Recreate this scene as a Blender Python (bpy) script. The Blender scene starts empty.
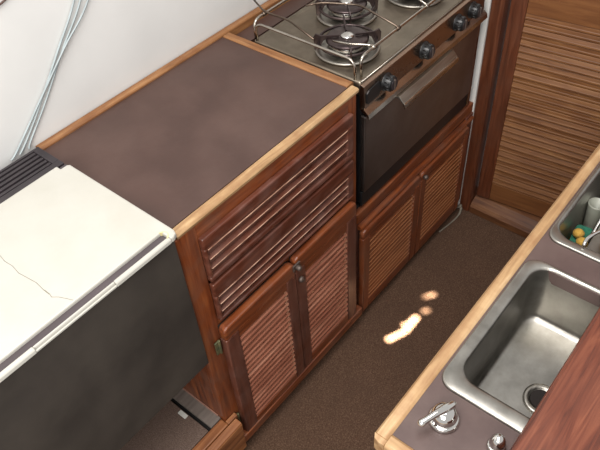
import bpy, bmesh, math, random
from mathutils import Vector, Matrix
random.seed(7)
S = bpy.context.scene
COL = S.collection
PI = math.pi

# ------------------------------------------------------------------ materials
def srgb(r, g, b):
    f = lambda c: ((c/255)/12.92 if c/255 <= .04045 else ((c/255+.055)/1.055)**2.4)
    return (f(r), f(g), f(b), 1)

def base_mat(name):
    m = bpy.data.materials.new(name); m.use_nodes = True
    nt = m.node_tree
    return m, nt, nt.nodes['Principled BSDF']

def noise_mat(name, stops, scale=(1, 1, 1), nscale=8, detail=4, rough=.5, metal=0, bump=0, rough2=None,
              dust=None, dust_scale=6, dust_amt=.5, distort=0, spec=None, bump_scale=None):
    """colour ramp over stretched noise, optional large-scale second tone (wear / dust)"""
    m, nt, b = base_mat(name)
    N, L = nt.nodes, nt.links
    tc = N.new('ShaderNodeTexCoord'); mp = N.new('ShaderNodeMapping')
    mp.inputs['Scale'].default_value = scale
    L.new(tc.outputs['Object'], mp.inputs['Vector'])
    nz = N.new('ShaderNodeTexNoise'); nz.inputs['Scale'].default_value = nscale
    nz.inputs['Detail'].default_value = detail; nz.inputs['Distortion'].default_value = distort
    L.new(mp.outputs[0], nz.inputs['Vector'])
    cr = N.new('ShaderNodeValToRGB')
    while len(cr.color_ramp.elements) < len(stops): cr.color_ramp.elements.new(.5)
    for e, (p, c) in zip(cr.color_ramp.elements, stops):
        e.position = p; e.color = srgb(*c)
    L.new(nz.outputs['Fac'], cr.inputs['Fac'])
    out = cr.outputs['Color']
    if dust:
        n2 = N.new('ShaderNodeTexNoise'); n2.inputs['Scale'].default_value = dust_scale
        n2.inputs['Detail'].default_value = 5; n2.inputs['Roughness'].default_value = .65
        L.new(tc.outputs['Object'], n2.inputs['Vector'])
        mr = N.new('ShaderNodeMapRange'); mr.inputs['From Min'].default_value = .42; mr.inputs['From Max'].default_value = .72
        mr.inputs['To Max'].default_value = dust_amt
        L.new(n2.outputs['Fac'], mr.inputs['Value'])
        mx = N.new('ShaderNodeMix'); mx.data_type = 'RGBA'
        L.new(mr.outputs[0], mx.inputs[0]); L.new(out, mx.inputs[6]); mx.inputs[7].default_value = srgb(*dust)
        out = mx.outputs[2]
    L.new(out, b.inputs['Base Color'])
    b.inputs['Metallic'].default_value = metal
    b.inputs['Roughness'].default_value = rough
    if spec is not None: b.inputs['Specular IOR Level'].default_value = spec
    if rough2 is not None:
        mr = N.new('ShaderNodeMapRange'); mr.inputs['To Min'].default_value = rough; mr.inputs['To Max'].default_value = rough2
        mr.inputs['From Min'].default_value = .3; mr.inputs['From Max'].default_value = .7
        L.new(nz.outputs['Fac'], mr.inputs['Value']); L.new(mr.outputs[0], b.inputs['Roughness'])
    if bump:
        bp = N.new('ShaderNodeBump'); bp.inputs['Strength'].default_value = bump; bp.inputs['Distance'].default_value = .004
        src = nz
        if bump_scale:
            src = N.new('ShaderNodeTexNoise'); src.inputs['Scale'].default_value = bump_scale; src.inputs['Detail'].default_value = 3
            L.new(tc.outputs['Object'], src.inputs['Vector'])
        L.new(src.outputs['Fac'], bp.inputs['Height']); L.new(bp.outputs[0], b.inputs['Normal'])
    return m

def wood(name, dark, mid, light, axis='x', rough=.38, dust=None, dust_amt=.5, bump=.15, dust_scale=7, distort=.6):
    st = 2.0; ac = 26
    sc = {'x': (st, ac, ac), 'y': (ac, st, ac), 'z': (ac, ac, st)}[axis]
    return noise_mat(name, [(.28, dark), (.5, mid), (.74, light)], sc, 3.0, 6, rough, 0, bump, None, dust, dust_scale, dust_amt, distort)

M = {}
M['wall'] = noise_mat('white_paint', [(.3, (206, 206, 204)), (.7, (216, 216, 214))], nscale=5, rough=.6, bump=.05)
M['white_trim'] = noise_mat('white_trim_paint', [(.3, (236, 236, 232)), (.7, (244, 244, 240))], nscale=5, rough=.5)
M['carpet'] = noise_mat('brown_carpet', [(.3, (74, 55, 43)), (.55, (94, 72, 58)), (.75, (122, 98, 82))], nscale=260, detail=3, rough=.95, bump=.5, dust=(78, 60, 50), dust_scale=6, dust_amt=.5, spec=.1)
M['mat'] = noise_mat('grey_brown_carpet', [(.3, (92, 76, 68)), (.55, (116, 98, 88)), (.75, (138, 120, 110))], nscale=420, detail=3, rough=.95, bump=.7, spec=.1)
M['laminate'] = noise_mat('brown_laminate', [(.3, (66, 46, 40)), (.7, (76, 54, 47))], nscale=9, detail=6, rough=.36, rough2=.5, dust=(94, 74, 67), dust_scale=5, dust_amt=.45, bump=.03, bump_scale=160)
M['laminate2'] = noise_mat('sink_laminate', [(.3, (76, 60, 57)), (.7, (90, 72, 68))], nscale=12, detail=6, rough=.38, rough2=.5, dust=(106, 90, 84), dust_scale=8, dust_amt=.5, bump=.03, bump_scale=160)
for ax in 'xyz':
    M['teak_'+ax] = wood('varnished_teak_'+ax, (80, 36, 17), (120, 60, 30), (152, 86, 46), ax, .34, (112, 82, 68), .6, dust_scale=13)
    M['mahog_'+ax] = wood('dark_mahogany_'+ax, (64, 31, 20), (92, 48, 33), (118, 70, 52), ax, .36, (118, 90, 82), .6, dust_scale=13)
    M['tan_'+ax] = wood('worn_bare_wood_'+ax, (132, 98, 64), (172, 138, 98), (198, 168, 128), ax, .55, (138, 96, 62), .55, .2, 22)
    M['edge_'+ax] = wood('golden_edge_wood_'+ax, (104, 66, 36), (138, 94, 56), (166, 122, 80), ax, .5, (112, 66, 34), .5, .2, 20)
M['post'] = wood('door_post_wood', (70, 34, 18), (96, 50, 29), (120, 70, 46), 'z', .38, (92, 62, 48), .6)
M['rail'] = wood('rail_wood', (104, 60, 30), (146, 92, 54), (176, 122, 80), 'x', .45, (110, 70, 50), .5)
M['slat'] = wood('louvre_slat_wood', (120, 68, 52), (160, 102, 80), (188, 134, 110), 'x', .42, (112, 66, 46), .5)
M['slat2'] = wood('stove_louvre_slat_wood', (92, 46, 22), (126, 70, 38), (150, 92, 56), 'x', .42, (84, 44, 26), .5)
M['lip'] = noise_mat('vent_edge_glint', [(.35, (120, 80, 62)), (.6, (206, 168, 144))], (6, 60, 60), nscale=5, rough=.45)  # pale colour paints the light caught by the vent slat lips
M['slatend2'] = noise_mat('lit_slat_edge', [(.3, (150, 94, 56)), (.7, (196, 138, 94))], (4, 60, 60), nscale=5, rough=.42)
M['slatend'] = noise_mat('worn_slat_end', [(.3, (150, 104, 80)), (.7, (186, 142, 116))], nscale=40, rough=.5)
M['doorslat'] = wood('door_slat_wood', (100, 63, 36), (130, 86, 50), (154, 109, 68), 'y', .45, (108, 66, 40), .5, .15, 9)
M['doorpanel'] = wood('door_panel_wood', (104, 64, 35), (122, 78, 44), (138, 92, 54), 'y', .42, (120, 74, 46), .4)
M['sill'] = wood('sill_wood', (76, 44, 26), (108, 68, 41), (134, 92, 58), 'y', .45, (90, 58, 40), .6)
M['board'] = wood('board_wood', (66, 30, 20), (100, 50, 33), (126, 72, 50), 'x', .33, (108, 66, 52), .35, .12, 5, 1.6)
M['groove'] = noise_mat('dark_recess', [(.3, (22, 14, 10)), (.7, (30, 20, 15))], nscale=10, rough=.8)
M['steel'] = noise_mat('brushed_steel', [(.3, (150, 146, 138)), (.7, (172, 167, 158))], (3, 60, 60), 4, 4, .3, 1, .02, .44)
M['steel_top'] = noise_mat('stove_top_steel', [(.3, (128, 118, 104)), (.7, (154, 143, 128))], (1, 1, 1), 14, 5, .3, 1, .02, .5, (98, 84, 70), 9, .5)
M['steel_front'] = noise_mat('oven_front_steel', [(.3, (150, 128, 112)), (.7, (172, 149, 132))], (1, 1, 1), 7, 4, .24, 1, .02, .34, (124, 100, 86), 5, .5)
M['oven'] = noise_mat('oven_door_steel', [(.3, (136, 130, 126)), (.7, (160, 154, 150))], (1, 1, 1), 6, 4, .34, 1, .02, .44, (108, 98, 92), 4, .6)
M['sinksteel'] = noise_mat('satin_sink_steel', [(.3, (150, 147, 140)), (.7, (172, 169, 162))], (1, 1, 1), 30, 5, .28, .95, .04, .4, (126, 122, 114), 18, .6)
M['chrome'] = noise_mat('chrome', [(.3, (200, 198, 194)), (.7, (222, 220, 216))], nscale=20, rough=.08, metal=1)
M['wire'] = noise_mat('steel_wire', [(.3, (160, 152, 142)), (.7, (190, 184, 174))], nscale=20, rough=.2, metal=1)
M['dwire'] = noise_mat('tarnished_wire', [(.3, (96, 82, 72)), (.7, (126, 112, 100))], nscale=20, rough=.32, metal=1)
M['iron'] = noise_mat('sooty_iron', [(.3, (72, 62, 62)), (.7, (96, 84, 82))], nscale=30, rough=.3, metal=.9, bump=.1)
M['black'] = noise_mat('black_plastic', [(.3, (24, 24, 25)), (.7, (34, 34, 35))], nscale=12, rough=.3)
M['vinyl'] = noise_mat('black_panel', [(.3, (48, 44, 40)), (.7, (62, 57, 52))], nscale=7, detail=6, rough=.5, dust=(76, 70, 63), dust_scale=8, dust_amt=.5)
M['grille'] = noise_mat('grille_plastic', [(.3, (40, 35, 38)), (.7, (54, 47, 50))], nscale=20, rough=.45)
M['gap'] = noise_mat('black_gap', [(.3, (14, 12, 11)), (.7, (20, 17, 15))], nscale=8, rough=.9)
M['lid'] = noise_mat('cream_lid', [(.3, (182, 180, 171)), (.7, (191, 189, 181))], nscale=3, detail=5, rough=.5, dust=(170, 166, 154), dust_scale=5, dust_amt=.5)
M['channel'] = noise_mat('grey_channel', [(.3, (66, 58, 60)), (.7, (80, 71, 74))], nscale=10, rough=.5)
M['cream'] = noise_mat('yellowed_plastic', [(.3, (204, 190, 138)), (.7, (222, 208, 160))], nscale=10, rough=.5)
M['crackm'] = noise_mat('crack_line', [(.3, (128, 122, 108)), (.7, (142, 136, 122))], nscale=30, rough=.7)
M['cable'] = noise_mat('grey_cable', [(.3, (150, 160, 162)), (.7, (172, 182, 184))], nscale=20, rough=.45)
M['cord'] = noise_mat('brown_cord', [(.3, (70, 50, 44)), (.7, (90, 66, 58))], nscale=20, rough=.6)
M['verd'] = noise_mat('verdigris_brass', [(.35, (84, 92, 70)), (.65, (128, 120, 84))], nscale=60, rough=.5, metal=.5)
M['plate'] = noise_mat('dull_latch_metal', [(.3, (92, 80, 74)), (.7, (122, 108, 100))], nscale=40, rough=.5, metal=.6)
M['greyboard'] = noise_mat('grey_board', [(.3, (104, 95, 88)), (.7, (128, 118, 110))], (4, 30, 30), 3, 4, .6, 0, .1)
M['pink'] = noise_mat('bare_edge', [(.3, (150, 108, 92)), (.7, (176, 134, 116))], nscale=20, rough=.6)
M['sealant'] = noise_mat('old_sealant', [(.3, (104, 96, 84)), (.7, (136, 128, 114))], nscale=30, rough=.7, bump=.2)
M['tag'] = noise_mat('white_tag', [(.3, (200, 200, 192)), (.7, (220, 220, 212))], nscale=30, rough=.6)
M['green'] = noise_mat('green_scourer', [(.3, (26, 84, 66)), (.7, (44, 112, 88))], nscale=160, detail=3, rough=.95, bump=.6)
M['yellow'] = noise_mat('yellow_sponge', [(.3, (166, 126, 46)), (.7, (196, 156, 72))], nscale=120, detail=3, rough=.95, bump=.6)
M['cup'] = noise_mat('pale_plastic', [(.3, (140, 142, 130)), (.7, (160, 162, 150))], nscale=8, rough=.35)

# ------------------------------------------------------------------ mesh helpers
class MB:
    def __init__(s): s.bm = bmesh.new(); s.smooth = False
    def box(s, x0, x1, y0, y1, z0, z1, mi=0):
        vs = [s.bm.verts.new((x, y, z)) for z in (z0, z1) for y in (y0, y1) for x in (x0, x1)]
        for f in ((0, 2, 3, 1), (4, 5, 7, 6), (0, 1, 5, 4), (1, 3, 7, 5), (3, 2, 6, 7), (2, 0, 4, 6)):
            fc = s.bm.faces.new([vs[i] for i in f]); fc.material_index = mi
        return s
    def prism(s, prof, axis, a, b, mi=0):
        """extrude a 2-D profile along an axis; profile is in the two other axes, in order"""
        def P(u, v, t): return {'x': (t, u, v), 'y': (u, t, v), 'z': (u, v, t)}[axis]
        A = [s.bm.verts.new(P(u, v, a)) for u, v in prof]; B = [s.bm.verts.new(P(u, v, b)) for u, v in prof]
        n = len(prof)
        fs = [s.bm.faces.new(A[::-1]), s.bm.faces.new(B)]
        for i in range(n): fs.append(s.bm.faces.new((A[i], A[(i+1) % n], B[(i+1) % n], B[i])))
        for f in fs: f.material_index = mi
        return fs
    def loops(s, loops, cap0=False, cap1=False, closed=True, mi=0):
        R = [[s.bm.verts.new(p) for p in lp] for lp in loops]
        n = len(R[0])
        for a, b in zip(R, R[1:]):
            for i in range(n if closed else n-1):
                f = s.bm.faces.new((a[i], a[(i+1) % n], b[(i+1) % n], b[i])); f.material_index = mi; f.smooth = True
        if cap0: s.bm.faces.new(R[0][::-1]).material_index = mi
        if cap1: s.bm.faces.new(R[-1]).material_index = mi
        return R
    def tube(s, pts, r, seg=10, mi=0, cap=True):
        pts = [Vector(p) for p in pts]
        rings = []; up = None
        for i, p in enumerate(pts):
            t = (pts[min(i+1, len(pts)-1)] - pts[max(i-1, 0)]).normalized()
            if up is None:
                up = Vector((0, 0, 1)) if abs(t.z) < .9 else Vector((1, 0, 0))
            u = (up - t*up.dot(t)).normalized(); v = t.cross(u); up = u
            rr = r[i] if isinstance(r, (list, tuple)) else r
            rings.append([p + (u*math.cos(2*PI*k/seg) + v*math.sin(2*PI*k/seg))*rr for k in range(seg)])
        s.loops(rings, cap, cap, mi=mi); return s
    def lathe(s, prof, c=(0, 0, 0), axis=(0, 0, 1), seg=32, cap0=True, cap1=True, mi=0):
        ax = Vector(axis).normalized(); q = Vector((0, 0, 1)).rotation_difference(ax)
        lp = []
        for r, h in prof:
            lp.append([Vector(c) + q @ Vector((r*math.cos(2*PI*k/seg), r*math.sin(2*PI*k/seg), h)) for k in range(seg)])
        s.loops(lp, cap0, cap1, mi=mi); return s

def spline(pts, n=8):
    P = [Vector(p) for p in pts]; out = []
    for i in range(len(P)-1):
        p0 = P[max(i-1, 0)]; p1 = P[i]; p2 = P[i+1]; p3 = P[min(i+2, len(P)-1)]
        for k in range(n):
            t = k/n
            out.append(.5*((2*p1)+(p2-p0)*t+(2*p0-5*p1+4*p2-p3)*t*t+(-p0+3*p1-3*p2+p3)*t**3))
    out.append(P[-1]); return out

def fillet(pts, r=.012, n=6):
    """polyline with rounded corners"""
    P = [Vector(p) for p in pts]; out = [P[0]]
    for a, b, c in zip(P, P[1:], P[2:]):
        d1 = (a-b); d2 = (c-b); rr = min(r, d1.length*.48, d2.length*.48)
        s = b+d1.normalized()*rr; e = b+d2.normalized()*rr
        for k in range(n+1):
            t = k/n; out.append(s*(1-t)**2 + b*2*t*(1-t) + e*t*t)
    out.append(P[-1]); return out

def rrect(x0, x1, y0, y1, r, z, n=8):
    pts = []
    for cx, cy, a0 in ((x1-r, y1-r, 0), (x0+r, y1-r, 90), (x0+r, y0+r, 180), (x1-r, y0+r, 270)):
        for k in range(n+1):
            a = math.radians(a0+90*k/n); pts.append((cx+r*math.cos(a), cy+r*math.sin(a), z))
    return pts

def wpos(o):
    v = Vector((0, 0, 0))
    while o is not None: v += o.location; o = o.parent
    return v

def obj(name, mb, mats, parent=None, bevel=0, origin=None, smooth=False, seg=2, keep=False):
    """link ONE mesh object; coordinates in mb are world coordinates unless keep"""
    bmesh.ops.recalc_face_normals(mb.bm, faces=mb.bm.faces)
    if smooth:
        for f in mb.bm.faces: f.smooth = True
    me = bpy.data.meshes.new(name)
    vs = [v.co.copy() for v in mb.bm.verts]
    if origin is None and not keep:
        origin = Vector(((min(v.x for v in vs)+max(v.x for v in vs))/2, (min(v.y for v in vs)+max(v.y for v in vs))/2, min(v.z for v in vs)))
    if keep: origin = Vector((0, 0, 0))
    origin = Vector(origin)
    bmesh.ops.translate(mb.bm, verts=mb.bm.verts, vec=-origin)
    mb.bm.to_mesh(me); mb.bm.free()
    for m in (mats if isinstance(mats, (list, tuple)) else [mats]): me.materials.append(m)
    o = bpy.data.objects.new(name, me); COL.objects.link(o)
    o.location = origin
    if parent is not None:
        o.parent = parent
        if not keep: o.location = origin - wpos(parent)
    if bevel:
        b = o.modifiers.new('bevel', 'BEVEL'); b.width = bevel; b.segments = seg; b.limit_method = 'ANGLE'; b.angle_limit = math.radians(40)
        b.harden_normals = False
    return o

def tag(o, label, cat, group=None):
    o['label'] = label; o['category'] = cat
    if group: o['group'] = group
    return o
def thing(name, label, cat, loc, group=None):
    o = bpy.data.objects.new(name, None); COL.objects.link(o); o.location = loc; o.empty_display_size = .05
    return tag(o, label, cat, group)
def struct(o):
    o['kind'] = 'structure'; return o
def lab(o, text): o['label'] = text; return o
def B(*a): return MB().box(*a)

# ------------------------------------------------------------------ the setting
struct(obj('floor', B(-1.3, 1.30, -1.3, .50, -.03, 0), M['carpet']))
struct(obj('wall_back', B(-1.3, 1.30, .452, .50, 0, 2.05), M['wall']))
struct(obj('wall_right', B(1.232, 1.30, .006, .452, 0, 2.05), M['wall']))
struct(obj('trim_5', B(1.2175, 1.232, -.002, .026, 0, 2.05), M['white_trim'], bevel=.001))
# door frame post beside the white bulkhead
mb = MB(); mb.prism([(1.233, .004), (1.2325, -.0025), (1.224, -.0025), (1.222, -.034), (1.228, -.042), (1.30, -.042), (1.30, .004)], 'z', 0, 2.05)
struct(obj('trim_1', mb, M['post'], bevel=.002))
# threshold under the louvred door: sloping top, lit front
mb = MB(); mb.prism([(1.224, 0), (1.221, .032), (1.230, .046), (1.262, .062), (1.30, .066), (1.30, 0)], 'y', -.75, -.044)
struct(obj('trim_2', mb, M['sill'], bevel=.002))
# louvred door, slightly turned about its hinge side
dr = bpy.data.objects.new('door_1', None); COL.objects.link(dr); struct(dr)
dr.location = (1.262, -.044, .070); dr.rotation_euler = (0, 0, .115)
DW = .62
def dlocal(name, mb, m, bevel=0): return obj(name, mb, m, dr, bevel, keep=True)
mb = MB(); mb.box(-.012, .022, -.052, -.004, 0, 1.93); dlocal('stile', mb, M['post'], .003)
mb = MB(); mb.box(-.012, .022, -DW, -DW+.05, 0, 1.93); dlocal('stile', mb, M['post'], .003)
mb = MB(); mb.box(-.009, .020, -DW+.05, -.052, 0, .078); dlocal('rail', mb, M['doorpanel'], .002)
mb = MB(); mb.box(-.009, .020, -DW+.05, -.052, .735, 1.93); dlocal('solid_panel', mb, M['doorpanel'], .002)
mb = MB(); n = 31; z0, z1 = .078, .735; p = (z1-z0)/n
for i in range(n):
    zz = z0+p*i
    k = .0025*random.uniform(-1, 1)
    mb.prism([(-.008+k, zz+.002), (-.0095+k, zz+.004), (-.0095+k, zz+p*.40), (-.0085+k, zz+p*.48), (-.0068, zz+p*.97), (-.004, zz+p*1.02), (.012, zz+p*1.02), (.012, zz+p*.5)], 'y', -DW+.05, -.052)
dlocal('louvre_slats', mb, M['doorslat'], .0008)
mb = MB(); mb.box(.013, .016, -DW+.05, -.052, z0, z1); dlocal('louvre_backing', mb, M['mahog_y'])

# low platform under the fridge with its two-strip front rail
PZ = .190
struct(obj('floor_platform', B(-.75, -.010, .0145, .450, 0, PZ), M['gap']))
mb = MB(); mb.prism([(-.034, .06), (-.038, .190), (-.036, .196), (-.0150, .198), (-.0150, .06)], 'x', -.75, .016)
struct(obj('trim_3', mb, M['rail'], bevel=.002))
mb = MB(); mb.box(-.75, -.0095, -.0130, .014, .05, .200)
struct(obj('trim_4', mb, M['rail'], bevel=.003))
mb = MB(); mb.box(-.0090, .0250, -.0130, -.0008, .06, .200)
struct(obj('trim_6', mb, M['rail'], bevel=.002))

# ------------------------------------------------------------------ left galley cabinet
L1 = .572
cab = thing('galley_cabinet', 'varnished wooden galley cabinet with slotted vent panels and two louvred doors under the brown worktop', 'cabinet', (L1/2, .2, 0))
obj('side_panel', B(-.007, .008, .023, .43, .06, .874), M['teak_z'], cab)
obj('side_panel', B(L1-.016, L1-.002, .023, .43, .06, .874), M['teak_z'], cab)
obj('back_panel', B(.014, L1-.016, .416, .430, .06, .874), M['mahog_x'], cab)
obj('bottom_panel', B(.014, L1-.016, .018, .416, .075, .09), M['mahog_x'], cab)
obj('toe_board', B(.0, L1-.002, .03, .045, 0, .075), M['groove'], cab)
FY = 0.0
# face frame: stiles and rails (front face at y = 0)
obj('corner_stile', B(-.008, .046, FY, .0225, .104, .889), M['teak_z'], cab, .002)
obj('corner_stile', B(.540, L1-.002, FY, .0225, .045, .889), M['teak_z'], cab, .002)
obj('top_rail', B(.046, .540, FY+.001, .0225, .815, .889), M['teak_x'], cab, .0015)
obj('middle_rail', B(.046, .540, FY+.001, .018, .54, .60), M['teak_x'], cab, .0015)
obj('bottom_rail', B(.046, .540, FY+.001, .018, .05, .10), M['teak_x'], cab, .0015)

obj('kick_rail', B(.0172, L1-.002, -.026, -.0005, .060, .095), M['teak_x'], cab, .003)
def vent_panel(x0, x1, z0, z1, topb, botb, nline):
    """overlay slab with a routed field of overlapping slats, light on the lips painted as pale strips"""
    y0, y1 = -.014, .000
    mb = MB(); e = .009; e2 = .024
    mb.box(x0, x1, y0, y1, z1-topb, z1); mb.box(x0, x1, y0, y1, z0, z0+botb)
    mb.box(x0, x0+e, y0, y1, z0+botb, z1-topb); mb.box(x1-e2, x1, y0, y1, z0+botb, z1-topb)
    o = obj('vent_panel', mb, M['mahog_x'], cab, .0035)
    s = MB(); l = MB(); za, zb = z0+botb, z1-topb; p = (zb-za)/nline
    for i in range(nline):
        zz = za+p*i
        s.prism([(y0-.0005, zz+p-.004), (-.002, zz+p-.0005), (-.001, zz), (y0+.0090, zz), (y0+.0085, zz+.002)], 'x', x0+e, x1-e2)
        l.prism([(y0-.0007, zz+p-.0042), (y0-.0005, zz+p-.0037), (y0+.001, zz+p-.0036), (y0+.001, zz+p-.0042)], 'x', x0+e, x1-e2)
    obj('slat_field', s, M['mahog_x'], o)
    lab(obj('slat_edge', l, M['lip'], o), 'pale strips painted as light on the slat edges')
    return o
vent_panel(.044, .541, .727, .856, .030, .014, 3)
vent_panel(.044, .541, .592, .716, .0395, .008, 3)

def louvre_door(parent, x0, x1, z0, z1, sl, sr, rt, rb, n, y0, y1, wz, wx, ws, name='louvre_door'):
    """frame-and-louvre door: stiles, rails, slat field, dark backing. returns the door part"""
    c = .012
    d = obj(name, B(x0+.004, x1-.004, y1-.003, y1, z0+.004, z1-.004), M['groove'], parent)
    # left and right stile with softened outer top corner, rails between
    zt = z1-rt*.62
    obj('stile', B(x0, x0+sl, y0+.0005, y1-.003, z0, zt), wz, d, .003)
    obj('stile', B(x1-sr, x1, y0+.0005, y1-.003, z0, zt), wz, d, .003)
    f = MB(); f.prism([(x0, zt), (x0, z1-c), (x0+.003, z1-.004), (x0+c, z1), (x1-c, z1), (x1-.003, z1-.004), (x1, z1-c), (x1, zt)], 'y', y0, y1-.003)
    obj('rail', f, wx, d, .005)
    obj('rail', B(x0+sl, x1-sr, y0+.002, y1-.003, z1-rt, zt), wx, d, .002)
    obj('rail', B(x0+sl, x1-sr, y0+.001, y1-.003, z0, z0+rb), wx, d, .003)
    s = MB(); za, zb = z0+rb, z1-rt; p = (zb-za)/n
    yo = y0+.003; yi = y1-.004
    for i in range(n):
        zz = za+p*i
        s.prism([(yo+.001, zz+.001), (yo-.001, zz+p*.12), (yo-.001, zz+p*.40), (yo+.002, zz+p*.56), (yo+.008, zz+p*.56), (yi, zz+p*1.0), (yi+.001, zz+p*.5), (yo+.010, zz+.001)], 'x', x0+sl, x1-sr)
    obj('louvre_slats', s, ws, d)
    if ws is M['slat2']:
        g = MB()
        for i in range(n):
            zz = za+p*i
            g.prism([(yo-.0016, zz+p*.16), (yo-.0016, zz+p*.36), (yo+.0015, zz+p*.44), (yo+.0015, zz+p*.14)], 'x', x0+sl, x1-sr-.009)  # lighter strips paint the light caught on the slat noses
        lab(obj('slat_edge', g, M['slatend2'], d), 'rounded slat edges with painted light')
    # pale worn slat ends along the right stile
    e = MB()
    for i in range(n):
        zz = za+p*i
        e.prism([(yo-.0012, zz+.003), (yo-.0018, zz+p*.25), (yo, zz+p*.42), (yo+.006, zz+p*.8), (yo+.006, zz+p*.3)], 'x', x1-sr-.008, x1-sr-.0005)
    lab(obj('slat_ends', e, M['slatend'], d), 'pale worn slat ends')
    return d
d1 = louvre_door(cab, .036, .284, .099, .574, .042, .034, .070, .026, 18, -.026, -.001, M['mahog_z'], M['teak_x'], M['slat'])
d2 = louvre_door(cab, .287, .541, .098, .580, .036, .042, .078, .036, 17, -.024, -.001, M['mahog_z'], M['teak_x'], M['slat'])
def hinge(d, x, z, y):
    h = MB(); h.box(x-.010, x+.004, y-.003, y+.001, z-.022, z+.022)
    h.lathe([(.0035, -.024), (.0035, .024)], (x+.002, y-.003, z), seg=10)
    lab(obj('hinge', h, M['verd'], d, .0008), 'greenish tarnished brass hinge')
hinge(d1, .027, .505, -.004); hinge(d1, .029, .165, -.004)
la = MB(); la.box(-.013, .013, -.004, .0, -.010, .010); la.lathe([(.007, 0), (.007, .010), (.005, .013)], (.0, -.004, -.0), (0, -1, 0), 14)
bmesh.ops.translate(la.bm, verts=la.bm.verts, vec=(.286, -.026, .562)); lab(obj('latch', la, M['plate'], d2, .001), 'dull metal turn latch')
la = MB(); la.lathe([(.008, 0), (.009, .004), (.006, .010)], (.300, -.0245, .500), (0, -1, 0), 14); lab(obj('door_knob', la, M['plate'], d2), 'small dull metal knob')
# grey plank on the platform against the cabinet side, with a pale bare edge
sb = B(-.044, -.0085, .016, .40, PZ+.001, .2005); o = tag(obj('plank', sb, M['greyboard'], bevel=.001), 'grey plank on the platform against the side of the galley cabinet', 'plank')
obj('bare_edge', B(-.0105, -.0078, .024, .40, .2005, .2045), M['pink'], o)

# worktop of the left counter
wt = thing('galley_worktop', 'brown laminate worktop edged with worn wood strips between fridge and stove', 'worktop', (L1/2, .2, .876))
obj('laminate_top', B(.000, L1-.006, .0235, .428, .876, .8985), M['laminate'], wt)
e = MB(); e.prism([(-.001, .8895), (-.002, .897), (.001, .9008), (.018, .9015), (.0215, .899), (.0225, .8895)], 'x', .0, L1+.006)
lab(obj('edge_strip', e, M['tan_x'], wt, .001), 'pale worn front edge strip')
e = MB(); e.prism([(.566, .876), (.566, .900), (.569, .9025), (.588, .9025), (.592, .899), (.592, .876)], 'y', .024, .424)
lab(obj('edge_strip', e, M['edge_y'], wt, .001), 'golden wood strip beside the stove')
e = MB(); e.prism([(.426, .876), (.426, .902), (.429, .906), (.444, .906), (.449, .902), (.449, .876)], 'x', .0, 1.217)
lab(obj('edge_strip', e, M['edge_x'], wt, .001), 'golden wood strip along the white wall')
# ledge behind the stove
lab(obj('rear_ledge', B(.594, 1.228, .372, .424, .868, .882), M['laminate'], wt), 'dark ledge behind the stove')

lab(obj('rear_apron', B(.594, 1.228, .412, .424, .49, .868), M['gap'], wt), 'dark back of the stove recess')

# ------------------------------------------------------------------ stove cabinet
sc = thing('stove_cabinet', 'low wooden cabinet with two louvred doors under the stove', 'cabinet', (.9, .2, 0))
X0, X1 = .576, 1.216
obj('top_rail', B(X0, X1, .0, .018, .446, .483), M['teak_x'], sc, .003)
obj('middle_rail', B(X0, X1, .004, .018, .06, .446), M['mahog_x'], sc)
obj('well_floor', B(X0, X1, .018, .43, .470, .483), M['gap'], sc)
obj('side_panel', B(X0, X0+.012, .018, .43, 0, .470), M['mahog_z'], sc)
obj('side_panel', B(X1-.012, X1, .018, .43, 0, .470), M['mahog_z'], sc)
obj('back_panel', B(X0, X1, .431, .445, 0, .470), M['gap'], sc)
obj('toe_board', B(X0, X1, .022, .036, 0, .058), M['groove'], sc)
obj('corner_stile', B(X1-.040, X1, -.004, .004, .05, .446), M['mahog_z'], sc, .002)
lm = MB(); lm.prism([(.004, .436), (-.010, .434), (-.012, .428), (-.008, .422), (.004, .420)], 'x', X0+.006, X1-.006)
obj('moulding', lm, M['teak_x'], sc)
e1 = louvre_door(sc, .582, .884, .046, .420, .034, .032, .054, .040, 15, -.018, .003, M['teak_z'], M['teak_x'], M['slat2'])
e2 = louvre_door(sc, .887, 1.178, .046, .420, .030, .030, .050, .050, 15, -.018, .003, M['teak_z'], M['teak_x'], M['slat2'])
la = MB(); la.lathe([(.005, 0), (.008, .005), (.008, .010), (.005, .014)], (.899, -.018, .402), (0, -1, 0), 14)
lab(obj('door_knob', la, M['plate'], e2), 'small metal knob')
la = MB(); la.lathe([(.005, 0), (.008, .005), (.008, .010), (.005, .014)], (.598, -.018, .395), (0, -1, 0), 14)

# bead of old sealant along the base
sl = MB(); sl.tube(spline([(1.07, -.010, .003), (1.13, -.020, .0035), (1.18, -.0235, .005), (1.212, -.016, .010), (1.213, -.007, .022)], 5), [.003]*11+[.004]*4+[.006]*3+[.009]*3, 8)
tag(obj('sealant_bead', sl, M['sealant'], smooth=True), 'pale old sealant bead on the floor at the right foot of the stove cabinet', 'sealant')

# ------------------------------------------------------------------ stove
st = thing('stove', 'stainless steel three burner gas stove with oven set into the galley counter', 'stove', (.89, .19, .484))
SX0, SX1, SY1 = .600, 1.180, .345
obj('oven_body', B(SX0+.006, SX1-.006, .012, SY1, .500, .862), M['black'], st, .003)
for fx in (SX0+.05, SX1-.05):
    for fy in (.06, SY1-.04):
        mb = MB(); mb.lathe([(.012, .484), (.012, .488), (.008, .492), (.008, .501)], (fx, fy, 0), seg=14); obj('foot', mb, M['black'], st)
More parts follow.
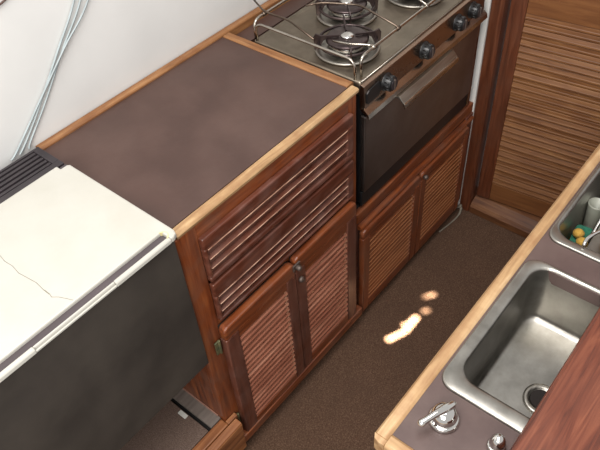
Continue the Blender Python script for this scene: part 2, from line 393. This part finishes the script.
# hob: dished top with rounded rectangles
hb = MB()
lp = [rrect(SX0, SX1, .010, SY1+.004, .006, .862, 4), rrect(SX0, SX1, .010, SY1+.004, .006, .894, 4), rrect(SX0+.002, SX1-.002, .012, SY1+.002, .006, .898, 4),
      rrect(SX0+.008, SX1-.008, .018, SY1-.004, .008, .898, 4), rrect(SX0+.014, SX1-.014, .050, SY1-.010, .012, .894, 4)]
hb.loops(lp, True, True)
hob = obj('hob_top', hb, M['steel_top'], st)
ln = MB(); ln.tube([(SX0+.004, .011, .8975), (SX1-.004, .011, .8975)], .0016, 8); lab(obj('hob_edge', ln, M['wire'], hob), 'bright front edge of the hob')
# sloping control panel and its bright lip
cp = MB(); cp.prism([(.012, .893), (.000, .889), (-.003, .826), (.012, .826)], 'x', SX0, SX1)
panel = obj('control_panel', cp, M['steel_front'], st, .001)
cl = MB(); cl.prism([(-.003, .828), (-.016, .818), (-.019, .806), (-.017, .804), (-.013, .814), (.004, .822), (.008, .828)], 'x', SX0-.004, SX1-.002)
lab(obj('drip_lip', cl, M['wire'], panel), 'bright steel lip below the knobs')
bd = MB(); bd.prism([(.606, .842), (.612, .836), (.655, .838), (.664, .848), (.662, .872), (.655, .878), (.614, .874), (.606, .868)], 'y', -.0055, -.001)
lab(obj('dark_plate', bd, M['black'], panel, .001), 'dark plate at the left end of the control panel')  # unidentified dark shape, drawn as a thin black plate
for kx in (.690, .862, 1.028, 1.108):
    k = MB(); c = (kx, -.001, .856)
    k.lathe([(.0235, 0), (.0235, .003), (.019, .005), (.0185, .020), (.017, .023), (.0145, .0245)], c, (0, -1, .04), 28)
    for a in range(12):
        t = 2*PI*a/12; k.tube([(kx+.0185*math.cos(t), -.008, .856+.0185*math.sin(t)), (kx+.0178*math.cos(t), -.022, .8565+.0178*math.sin(t))], .0022, 6)
    kn = obj('control_knob', k, M['black'], panel)
    k = MB(); k.box(kx-.0022, kx+.0022, -.0295, -.024, .856-.012, .856+.015); obj('knob_pointer', k, M['plate'], kn, .0008)
    k = MB(); k.lathe([(.0135, .0), (.0135, .0015)], (kx, -.0256, .857), (0, -1, .04), 20); obj('knob_cap', k, M['grille'], kn)
# oven door
od = obj('oven_door', B(SX0+.002, SX1-.016, -.004, .012, .552, .802), M['oven'], st, .003)
hd = MB(); hd.prism([(-.004, .796), (-.004, .802), (-.026, .806), (-.040, .790), (-.036, .789), (-.024, .799)], 'x', .716, .978)
lab(obj('oven_handle', hd, M['steel'], od, .0008), 'angled steel door handle')
sx = MB(); sx.box(SX1-.014, SX1, -.001, .012, .500, .806); obj('side_trim', sx, M['steel_front'], st, .002)
bt = MB(); bt.box(SX0+.002, SX1-.002, .004, .012, .496, .546); obj('gap_shade', bt, M['black'], st, .002)  # black strip paints the shade of the gap under the oven door
hl = MB(); hl.prism([(-.040, .7905), (-.044, .788), (-.046, .777), (-.043, .774), (-.036, .786)], 'x', .716, .978); lab(obj('handle_lip', hl, M['wire'], od, .0008), 'bright lower lip of the handle')
# burners
def burner(bx, by):
    g = MB()
    g.lathe([(.082, .8955), (.082, .8990), (.077, .9010), (.064, .8975), (.048, .8950), (.028, .8960)], (bx, by, 0), seg=36, cap0=True, cap1=True)
    dish = lab(obj('drip_dish', g, M['steel'], st, smooth=True), 'shiny round drip dish')
    h = MB(); h.lathe([(.030, .896), (.040, .900), (.046, .908), (.047, .916), (.044, .919)], (bx, by, 0), seg=32); lab(obj('burner_bowl', h, M['chrome'], dish, smooth=True), 'bright burner bowl')
    c = MB(); c.lathe([(.050, .9185), (.054, .922), (.054, .926), (.048, .929), (.030, .928), (.012, .930)], (bx, by, 0), seg=36); obj('burner_head', c, M['iron'], dish, smooth=True)
    c = MB(); c.lathe([(.017, .9295), (.016, .933), (.010, .9355), (.003, .9365)], (bx, by, 0), seg=24); lab(obj('burner_glint', c, M['chrome'], dish, smooth=True), 'small chrome cap added as the burner highlight')  # chrome cap added to give the burner centre a highlight
    for k in range(4):
        a = math.radians(-47)+k*PI/2
        r = MB(); r.prism([(.020, .930), (.048, .9295), (.060, .922), (.070, .900), (.082, .900), (.084, .934), (.078, .943), (.066, .937), (.020, .935)], 'y', -.0022, .0022)
        bmesh.ops.transform(r.bm, verts=r.bm.verts, matrix=Matrix.Translation((bx, by, 0)) @ Matrix.Rotation(a, 4, 'Z'))
        obj('pan_support', r, M['iron'], dish, .0008)
    r = MB(); ring = [(bx+.072*math.cos(2*PI*k/36), by+.072*math.sin(2*PI*k/36), .918) for k in range(36)]
    ring.append(ring[0]); r.tube(ring, .0038, 8, cap=False); obj('support_ring', r, M['iron'], dish, smooth=True)
burner(.708, .128); burner(.846, .232); burner(1.035, .140)
# fiddle rails of bent wire
ZR = .948
def wire(name, pts, r=.0036, m='wire', rad=.016, label=None):
    w = MB(); w.tube(fillet(pts, rad, 7), r, 10); o = obj(name, w, M[m], st)
    if label: lab(o, label)
    return o
wire('side_rail', [(.605, .338, .895), (.605, .338, ZR), (.605, .030, ZR), (.605, .030, .895)], rad=.026)
wire('front_rail', [(.622, .024, .895), (.622, .026, ZR+.002), (1.166, .026, ZR+.002), (1.166, .024, .895)], rad=.022)
wire('rear_rail', [(.610, .346, .895), (.610, .350, ZR), (1.166, .350, ZR), (1.166, .346, .895)], rad=.026)
wire('side_rail', [(1.174, .338, .895), (1.174, .338, ZR), (1.174, .030, ZR), (1.174, .030, .895)], rad=.022)
# pot clamps clipped to the rails
def clip(x, y, z, ax='x'):
    w = MB(); d = Vector((1, 0, 0)) if ax == 'x' else Vector((0, 1, 0)); c = Vector((x, y, z))
    w.tube([c-d*.006, c+d*.006], .0058, 10); return w
def clamp(pts, cx, cy, cax='x', m='wire', r=.0026):
    w = clip(cx, cy, ZR+.002 if cy < .1 else ZR, cax); w.tube(fillet(pts, .02, 6), r, 8)
    lab(obj('pot_clamp', w, M[m], st), 'bent wire pot clamp arm')
clamp([(.674, .026, ZR+.006), (.664, .050, ZR+.006), (.648, .080, ZR+.005), (.640, .120, ZR+.004)], .674, .026)
clamp([(.776, .026, ZR+.006), (.812, .165, ZR+.006), (.770, .255, ZR+.006), (.735, .280, ZR+.005)], .776, .026, m='dwire')
clamp([(.690, .432, ZR+.010), (.652, .350, ZR+.006), (.654, .270, ZR+.006), (.618, .160, ZR+.005)], .652, .350, m='dwire')
clamp([(.905, .026, ZR+.006), (.940, .110, ZR+.006), (.975, .150, ZR+.005)], .905, .026)

# ------------------------------------------------------------------ fridge at the left
fr = thing('fridge', 'black top-opening boat fridge with cream lid beside the galley worktop', 'fridge', (-.25, .2, PZ))
FX0, FX1 = -.62, -.0125
obj('cold_box', B(FX0, FX1, .002, .328, .490, .907), M['black'], fr, .003)
obj('front_panel', B(FX0, FX1, -.010, .002, .493, .907), M['vinyl'], fr, .002)
obj('cold_box', B(FX0, FX1, .328, .430, .490, .890), M['black'], fr, .002)
obj('support_frame', B(FX0, FX1-.05, .290, .425, PZ, .490), M['gap'], fr)
ld = MB(); lx1 = -.002
# lid: main slab with a front channel and lip, notched at the back right corner
ld.prism([(FX0, .013), (-.021, .013), (-.021, -.014), (lx1-.012, -.014), (lx1-.004, -.010), (lx1, -.001), (lx1, .312), (lx1-.004, .317), (lx1-.020, .317), (lx1-.020, .331), (FX0, .330)], 'z', .908, .921)
lid = obj('lid', ld, M['lid'], fr, .003)
lf = MB()
lf.prism([(-.013, .908), (-.0145, .911), (-.014, .917), (-.012, .920), (-.005, .920), (-.005, .908)], 'x', -.150, -.021)
lf.prism([(-.013, .908), (-.0145, .911), (-.014, .917), (-.012, .920), (-.005, .920), (-.005, .908)], 'x', FX0, -.318)
lf.prism([(-.009, .908), (-.009, .916), (-.008, .919), (-.005, .919), (-.005, .908)], 'x', -.318, -.150)
obj('lid_lip', lf, M['lid'], lid, .0015)
ch = MB(); ch.box(FX0, -.021, -.0052, .013, .905, .9135); lab(obj('lid_channel', ch, M['channel'], lid), 'grey recessed channel along the lid front')
ce = MB(); ce.prism([(-.026+.0115*math.cos(a*PI/10), 0.0035+.0115*math.sin(a*PI/10)) for a in range(-5, 6)][::1]+[(-.022+.006*math.cos(a*PI/10), 0.0035+.007*math.sin(a*PI/10)) for a in range(5, -6, -1)], 'z', .905, .9212)
lab(obj('channel_end', ce, M['cream'], lid), 'yellowed rounded end of the channel')
gl = MB(); gl.box(-.318, -.150, -.0128, -.0092, .9085, .913); lab(obj('catch', gl, M['lid'], lid, .001), 'pale catch strip in the gap of the lid lip')
hn = MB(); hn.box(lx1-.018, lx1-.001, .318, .330, .907, .915); obj('lid_hinge', hn, M['channel'], lid, .002)
ck = MB(); cpts = [(-.236, .215), (-.2395, .19), (-.2375, .168), (-.2405, .145), (-.2365, .116), (-.2345, .10), (-.2365, .075), (-.2355, .060), (-.2375, .052), (-.230, .042), (-.223, .026), (-.219, .016)]
for (a, b), (c, d) in zip(cpts, cpts[1:]):
    ck.box(min(a, c)-.0005, max(a, c)+.0005, min(b, d), max(b, d), .9208, .9213) if abs(a-c) < .002 else ck.tube([(a, b, .9208), (c, d, .9208)], .0006, 6)
lab(obj('crack', ck, M['crackm'], lid), 'hairline crack in the lid')
# vent grille at the back of the fridge
gr = MB(); gx1 = .000; gr.box(FX0, -.004, .332, .424, .890, .906)
gr.box(FX0, -.004, .332, .350, .906, .917); gr.box(FX0, -.004, .418, .424, .906, .917); gr.box(-.020, -.004, .350, .418, .906, .917)
for i in range(5):
    y = .3545+i*.0135; gr.box(FX0, -.020, y, y+.0075, .906, .9155)
lab(obj('vent_grille', gr, M['grille'], fr, .0012), 'black slotted vent grille')

# carpet piece and small white tag under the fridge
tag(obj('carpet_piece', B(-.75, -.054, .016, .285, PZ, PZ+.009), M['mat'], bevel=.002), 'grey brown carpet piece on the low platform under the fridge', 'carpet')
mb = B(-.069, -.057, .088, .116, PZ+.0092, PZ+.0112); tag(obj('paper_tag', mb, M['tag'], bevel=.0004), 'tiny white tag lying at the edge of the carpet under the fridge', 'tag')

# ------------------------------------------------------------------ cables on the white wall
cabs = [([(.270, .446, 1.28), (.198, .446, 1.157), (.127, .446, 1.077), (.032, .446, .973), (-.017, .446, .925), (-.040, .444, .908)], 'pale grey cable on the white wall, leftmost of the three at the top'),
        ([(.322, .4445, 1.28), (.229, .4445, 1.145), (.140, .4405, 1.078), (.049, .4445, .997), (-.040, .4445, .921), (-.062, .443, .908)], 'pale grey cable on the white wall, rightmost of the three at the top'),
        ([(.296, .446, 1.28), (.213, .446, 1.152), (.137, .4455, 1.073), (.055, .446, .982), (-.005, .446, .922), (-.016, .444, .908)], 'pale grey cable on the white wall, middle one of the three at the top')]
for pts, lb in cabs:
    w = MB(); w.tube(spline(pts, 8), .0021, 8); tag(obj('cable', w, M['cable']), lb, 'cable', 'cables running up the white wall')
w = MB(); w.tube(spline([(.0, .4475, 1.205), (.03, .4475, 1.212), (.060, .4475, 1.218), (.085, .4475, 1.235), (.10, .4475, 1.27)], 6), .0022, 8)
tag(obj('cord', w, M['cord']), 'thin brown cord on the white wall at the top left corner of the photo', 'cord')

# ------------------------------------------------------------------ sink counter at the right
HX0, HX1, HY0, HY1 = -.106, 1.10, -1.05, -.516
sk = thing('sink_counter', 'brown laminate counter top with worn wood edge around the two sinks', 'worktop', (.5, -.78, .872))
sinks = [(.026, .338), (.392, .704)]       # rim extents in x
RY0, RY1 = -.900, -.541
mb = MB(); yA, yB = HY0, HY1-.022
xs = [HX0+.022]; 
for a, b in sinks: xs += [a+.012, b-.012]
xs.append(HX1)
for i in range(0, len(xs), 2): mb.box(xs[i], xs[i+1], yA, yB, .872, .899)
for a, b in sinks:
    mb.box(a+.012, b-.012, RY1-.010, yB, .872, .899); mb.box(a+.012, b-.012, yA, RY0+.010, .872, .899)
obj('laminate_top', mb, M['laminate2'], sk)
e = MB(); e.prism([(HY1, .868), (HY1, .896), (HY1-.004, .9015), (HY1-.018, .9015), (HY1-.022, .899), (HY1-.022, .868)], 'x', HX0+.010, HX1)
e.prism([(HX0+.010, HY1), (HX0+.003, HY1-.004), (HX0, HY1-.012), (HX0, HY1-.022), (HX0+.010, HY1-.022)], 'z', .868, .9005)
lab(obj('edge_strip', e, M['tan_x'], sk, .001), 'pale worn front edge strip')
e = MB(); e.prism([(HX0, .868), (HX0, .897), (HX0+.004, .9012), (HX0+.018, .9012), (HX0+.022, .899), (HX0+.022, .868)], 'y', HY0, HY1-.022)
lab(obj('edge_strip', e, M['tan_y'], sk, .001), 'pale worn end edge strip')

kc = thing('sink_cabinet', 'dark wooden cabinet carrying the sink counter at the right of the aisle', 'cabinet', (.5, -.78, 0))
CY = HY1-.016
obj('front_panel', B(HX0+.014, HX1, CY-.016, CY, .07, .868), M['mahog_x'], kc, .002)
obj('end_panel', B(HX0+.014, HX0+.030, HY0, CY-.016, .0, .868), M['mahog_z'], kc, .002)
obj('end_panel', B(HX1-.016, HX1, HY0, CY-.016, .0, .868), M['mahog_z'], kc, .002)
obj('back_panel', B(HX0+.030, HX1-.016, HY0, HY0+.014, .0, .868), M['mahog_x'], kc)
obj('toe_board', B(HX0+.030, HX1-.016, CY-.07, CY-.055, 0, .07), M['groove'], kc)
for a, b in ((-.06, .30), (.32, .68), (.70, 1.06)):
    d = MB(); d.box(a, b, CY, CY+.012, .10, .80); dd = obj('door', d, M['mahog_z'], kc, .004)
    k = MB(); k.lathe([(.005, 0), (.009, .004), (.007, .009)], ((a+b)/2, CY+.012, .74), (0, 1, 0), 14); obj('door_knob', k, M['plate'], dd)

def sink(rx0, rx1, label, loc):
    t = thing('sink', label, 'sink', loc, 'steel sinks in the right counter')
    zt = .9035
    ox0, ox1, oy0, oy1 = rx0, rx1, RY0, RY1
    bx0, bx1, by0, by1 = rx0+(.030 if rx0 < .2 else .020), rx1-.010, RY0+.025, RY1-(.020 if rx0 < .2 else .010)
    zb = .778
    L = [rrect(ox0, ox1, oy0, oy1, .026, .8992), rrect(ox0+.001, ox1-.001, oy0+.001, oy1-.001, .026, .9026),
         rrect(ox0+.003, ox1-.003, oy0+.003, oy1-.003, .025, zt), rrect(bx0-.005, bx1+.004, by0-.005, by1+.004, .034, zt-.0004),
         rrect(bx0-.001, bx1+.001, by0-.001, by1+.001, .032, zt-.002), rrect(bx0, bx1, by0, by1, .031, zt-.007),
         rrect(bx0+.003, bx1-.004, by0+.003, by1-.003, .030, .845), rrect(bx0+.006, bx1-.008, by0+.006, by1-.006, .028, zb+.014),
         rrect(bx0+.008, bx1-.010, by0+.008, by1-.008, .026, zb+.006), rrect(bx0+.013, bx1-.015, by0+.013, by1-.013, .022, zb+.0015),
         rrect(bx0+.020, bx1-.022, by0+.020, by1-.020, .018, zb), rrect((bx0+bx1)/2-.03, (bx0+bx1)/2+.03, -.76, -.70, .017, zb-.001)]
    s = MB(); s.loops(L, False, True)
    o = obj('basin', s, M['sinksteel'], t, smooth=True)
    so = o.modifiers.new('thick', 'SOLIDIFY'); so.thickness = .0012; so.offset = 1 if False else -1
    return t, o
s1, b1 = sink(sinks[0][0], sinks[0][1], 'empty stainless steel sink with drain, nearer the chrome tap', (.182, -.72, .772))
s2, b2 = sink(sinks[1][0], sinks[1][1], 'stainless steel sink holding sponges, farther from the chrome tap', (.548, -.72, .772))
def drain(par, x, y):
    d = MB(); z = .7785
    d.lathe([(.030, z), (.030, z+.002), (.026, z+.0032), (.021, z+.002), (.019, z-.0005)], (x, y, 0), seg=32)
    dd = lab(obj('drain_ring', d, M['steel'], par, smooth=True), 'round drain ring')
    d = MB(); d.lathe([(.0185, z+.0012), (.0185, z+.0017)], (x, y, 0), seg=28); lab(obj('drain_hole', d, M['groove'], dd), 'dark drain opening')
drain(b1, .170, -.668); drain(b2, .548, -.73)

# taps
def tap(x, y, s, label, ang, full=True):
    t = thing('tap', label, 'tap', (x, y, .899))
    b = MB(); b.lathe([(.0245*s, .8995), (.0250*s, .903), (.0225*s, .9062), (.0205*s, .907)], (x, y, 0), seg=32); obj('base', b, M['chrome'], t, smooth=True)
    b = MB(); b.lathe([(.0200*s, .907), (.0208*s, .912), (.0190*s, .919), (.0140*s, .9255), (.0080*s, .9285), (.003*s, .9295)], (x, y, 0), seg=32)
    obj('dome', b, M['chrome'], t, smooth=True)
    if full:
        ca, sa = math.cos(ang), math.sin(ang)
        P = lambda d, z: (x+d*ca, y+d*sa, z)
        b = MB(); b.tube([P(-.017, .9290), P(-.013, .9305), P(.0, .9325), P(.020, .9320), P(.034, .9300), P(.042, .9285), P(.045, .9270)], [.003, .0056, .0062, .0052, .0050, .0058, .0040], 14)
        obj('lever', b, M['chrome'], t, smooth=True)
    return t
tap(-.020, -.583, .92, 'chrome tap with short lever at the near end of the sink counter', math.radians(158))
tap(-.012, -.662, .55, 'small chrome fitting on the sink counter beside the edge of the wooden board', 0, False)

# varnished board lying over the back of the sinks
bd = MB(); by = -.681
prof = [(by+.000, .9065), (by+.000, .922), (by-.002, .928), (by-.007, .9315), (by-.030, .932), (-1.02, .932), (-1.02, .9040), (by-.002, .9040)]
bd.prism(prof, 'x', -.10, .72)
tag(obj('wooden_board', bd, M['board'], bevel=.001), 'reddish varnished wooden board lying across the back of the sink counter', 'board')

# things in the far sink
ZB = .7795
def sponge(x, y, z, rot, label, lx=.030, ly=.022, tilt=0):
    t = thing('sponge', label, 'sponge', (x, y, z), 'scouring sponges in the far sink'); t.rotation_euler = (tilt, 0, rot)
    a = MB(); a.loops([rrect(-lx, lx, -ly, ly, .008, .0), rrect(-lx-.001, lx+.001, -ly-.001, ly+.001, .008, .008), rrect(-lx, lx, -ly, ly, .008, .018)], True, True)
    obj('foam', a, M['yellow'], t, .003, keep=True)
    a = MB(); a.loops([rrect(-lx, lx, -ly, ly, .008, .018), rrect(-lx, lx, -ly, ly, .008, .025)], True, True)
    lab(obj('scourer', a, M['green'], t, .001, keep=True), 'green scouring pad')
def ball(x, y, z, r, label):
    a = MB(); prof = [(r*math.sin(PI*k/12)*(1+.08*math.sin(3*k)), -r*.8*math.cos(PI*k/12)) for k in range(1, 12)]
    a.lathe(prof, (x, y, z+r*.8), seg=20); tag(obj('sponge', a, M['yellow'], smooth=True), label, 'sponge', 'round sponges in the far sink')
sponge(.500, -.578, ZB+.002, .15, 'green topped sponge lying flat in the left front corner of the far sink', .034, .017)
sponge(.560, -.640, ZB+.001, .5, 'green topped sponge lying in the far sink behind the steel handle')
sponge(.500, -.579, ZB+.028, .10, 'green topped sponge stacked on another sponge in the far sink', .032, .016)
ball(.496, -.574, ZB+.0545, .0105, 'round yellow sponge in the left corner of the far sink')
ball(.478, -.588, ZB+.0545, .0105, 'round yellow sponge beside the hooked steel handle in the far sink')
ball(.462, -.648, ZB+.003, .020, 'round yellow sponge at the near wall of the far sink, right of the steel handle')
a = MB(); c = (.590, -.571, ZB+.0015)
a.lathe([(.012, 0), (.0135, .004), (.017, .062), (.0172, .065), (.0155, .065), (.012, .006), (.003, .004)], c, seg=28, cap0=True, cap1=True)
tag(obj('cup', a, M['cup'], smooth=True), 'pale plastic cup standing in the far sink', 'cup')
# hooked steel ladle leaning over the sink
ldl = thing('ladle', 'steel ladle with hooked handle leaning on the near rim of the far sink', 'ladle', (.47, -.61, .80))
a = MB(); a.tube(fillet([(.5195, -.700, ZB+.012), (.500, -.660, .850), (.470, -.628, .9085), (.445, -.612, .914), (.420, -.604, .911), (.408, -.606, .9075)], .012, 5), .0034, 10)
obj('handle', a, M['chrome'], ldl, smooth=True)
a = MB(); a.lathe([(.004, .001), (.016, .003), (.024, .010), (.028, .020), (.0265, .020), (.022, .011), (.014, .005), (.003, .0035)], (.535, -.720, ZB+.001), seg=24)
obj('bowl', a, M['chrome'], ldl, smooth=True)
a = MB(); a.tube([(.462, -.593, ZB+.032), (.500, -.597, .850), (.56, -.602, .915), (.60, -.604, .955)], [.0045, .004, .004, .005], 10)
tag(obj('butter_knife', a, M['chrome'], smooth=True), 'steel utensil handle sticking up from the far sink', 'utensil')

# ------------------------------------------------------------------ light
def area(name, loc, tgt, size, power, col, sy=None):
    l = bpy.data.lights.new(name, 'AREA'); l.energy = power; l.color = col; l.size = size
    if sy: l.shape = 'RECTANGLE'; l.size_y = sy
    o = bpy.data.objects.new(name, l); COL.objects.link(o); o.location = loc
    o.rotation_euler = (Vector(tgt)-Vector(loc)).to_track_quat('-Z', 'Y').to_euler()
area('hatch_light', (-.25, -.35, 2.55), (.15, .05, .5), 1.1, 34, (1, .97, .94), .9)
area('companionway_light', (-1.3, -.9, 1.9), (.3, 0, .6), .9, 22, (1, .96, .92), .9)
# sun shafts through a hatch fall on the carpet
def shaft(src, tgt, cone, power, blend=.25, sx=1, sy=1):
    l = bpy.data.lights.new('sun_shaft', 'SPOT'); l.energy = power; l.color = (1, .9, .72); l.spot_size = cone; l.spot_blend = blend; l.shadow_soft_size = .004
    o = bpy.data.objects.new('sun_shaft', l); COL.objects.link(o); o.location = src
    o.rotation_euler = (Vector(tgt)-Vector(src)).to_track_quat('-Z', 'Y').to_euler(); o.scale = (sx, sy, 1)
for tx, ty, rad, pw in ((.577, -.126, .013, 4500), (.590, -.132, .013, 4500), (.605, -.138, .011, 4500), (.620, -.144, .011, 4500), (.636, -.149, .013, 4500), (.652, -.149, .019, 4500), (.668, -.147, .023, 4500), (.684, -.147, .021, 4500), (.697, -.148, .015, 4500), (.652, -.136, .010, 3000), (.736, -.156, .0045, 900), (.745, -.161, .0045, 900), (.788, -.127, .0045, 600), (.798, -.133, .0055, 900), (.807, -.139, .0055, 1000), (.814, -.143, .0045, 900)):
    shaft((.45+(tx-.65), -.25, 2.3), (tx, ty, 0), 2*rad/2.31, pw, .9)
w = bpy.data.worlds.new('world'); S.world = w; w.use_nodes = True
bg = w.node_tree.nodes['Background']; bg.inputs[0].default_value = (.85, .84, .83, 1); bg.inputs[1].default_value = .85

# ------------------------------------------------------------------ camera (solved from the photo's vanishing lines)
cam = bpy.data.cameras.new('camera'); co = bpy.data.objects.new('camera', cam); COL.objects.link(co); S.camera = co
yaw, pitch, roll, F = .745999, -.800949, -.083233, 672.10
f = Vector((math.cos(yaw)*math.cos(pitch), math.sin(yaw)*math.cos(pitch), math.sin(pitch)))
r = f.cross(Vector((0, 0, 1))).normalized(); u = r.cross(f)
c_, s_ = math.cos(roll), math.sin(roll)
R_, U_ = c_*r+s_*u, -s_*r+c_*u
co.matrix_world = Matrix(((R_.x, U_.x, -f.x, -.483119), (R_.y, U_.y, -f.y, -.761886), (R_.z, U_.z, -f.z, 1.801743), (0, 0, 0, 1)))
cam.sensor_width = 36; cam.lens = F*36/600; cam.clip_start = .02
S.view_settings.view_transform = 'Standard'; S.view_settings.exposure = 0
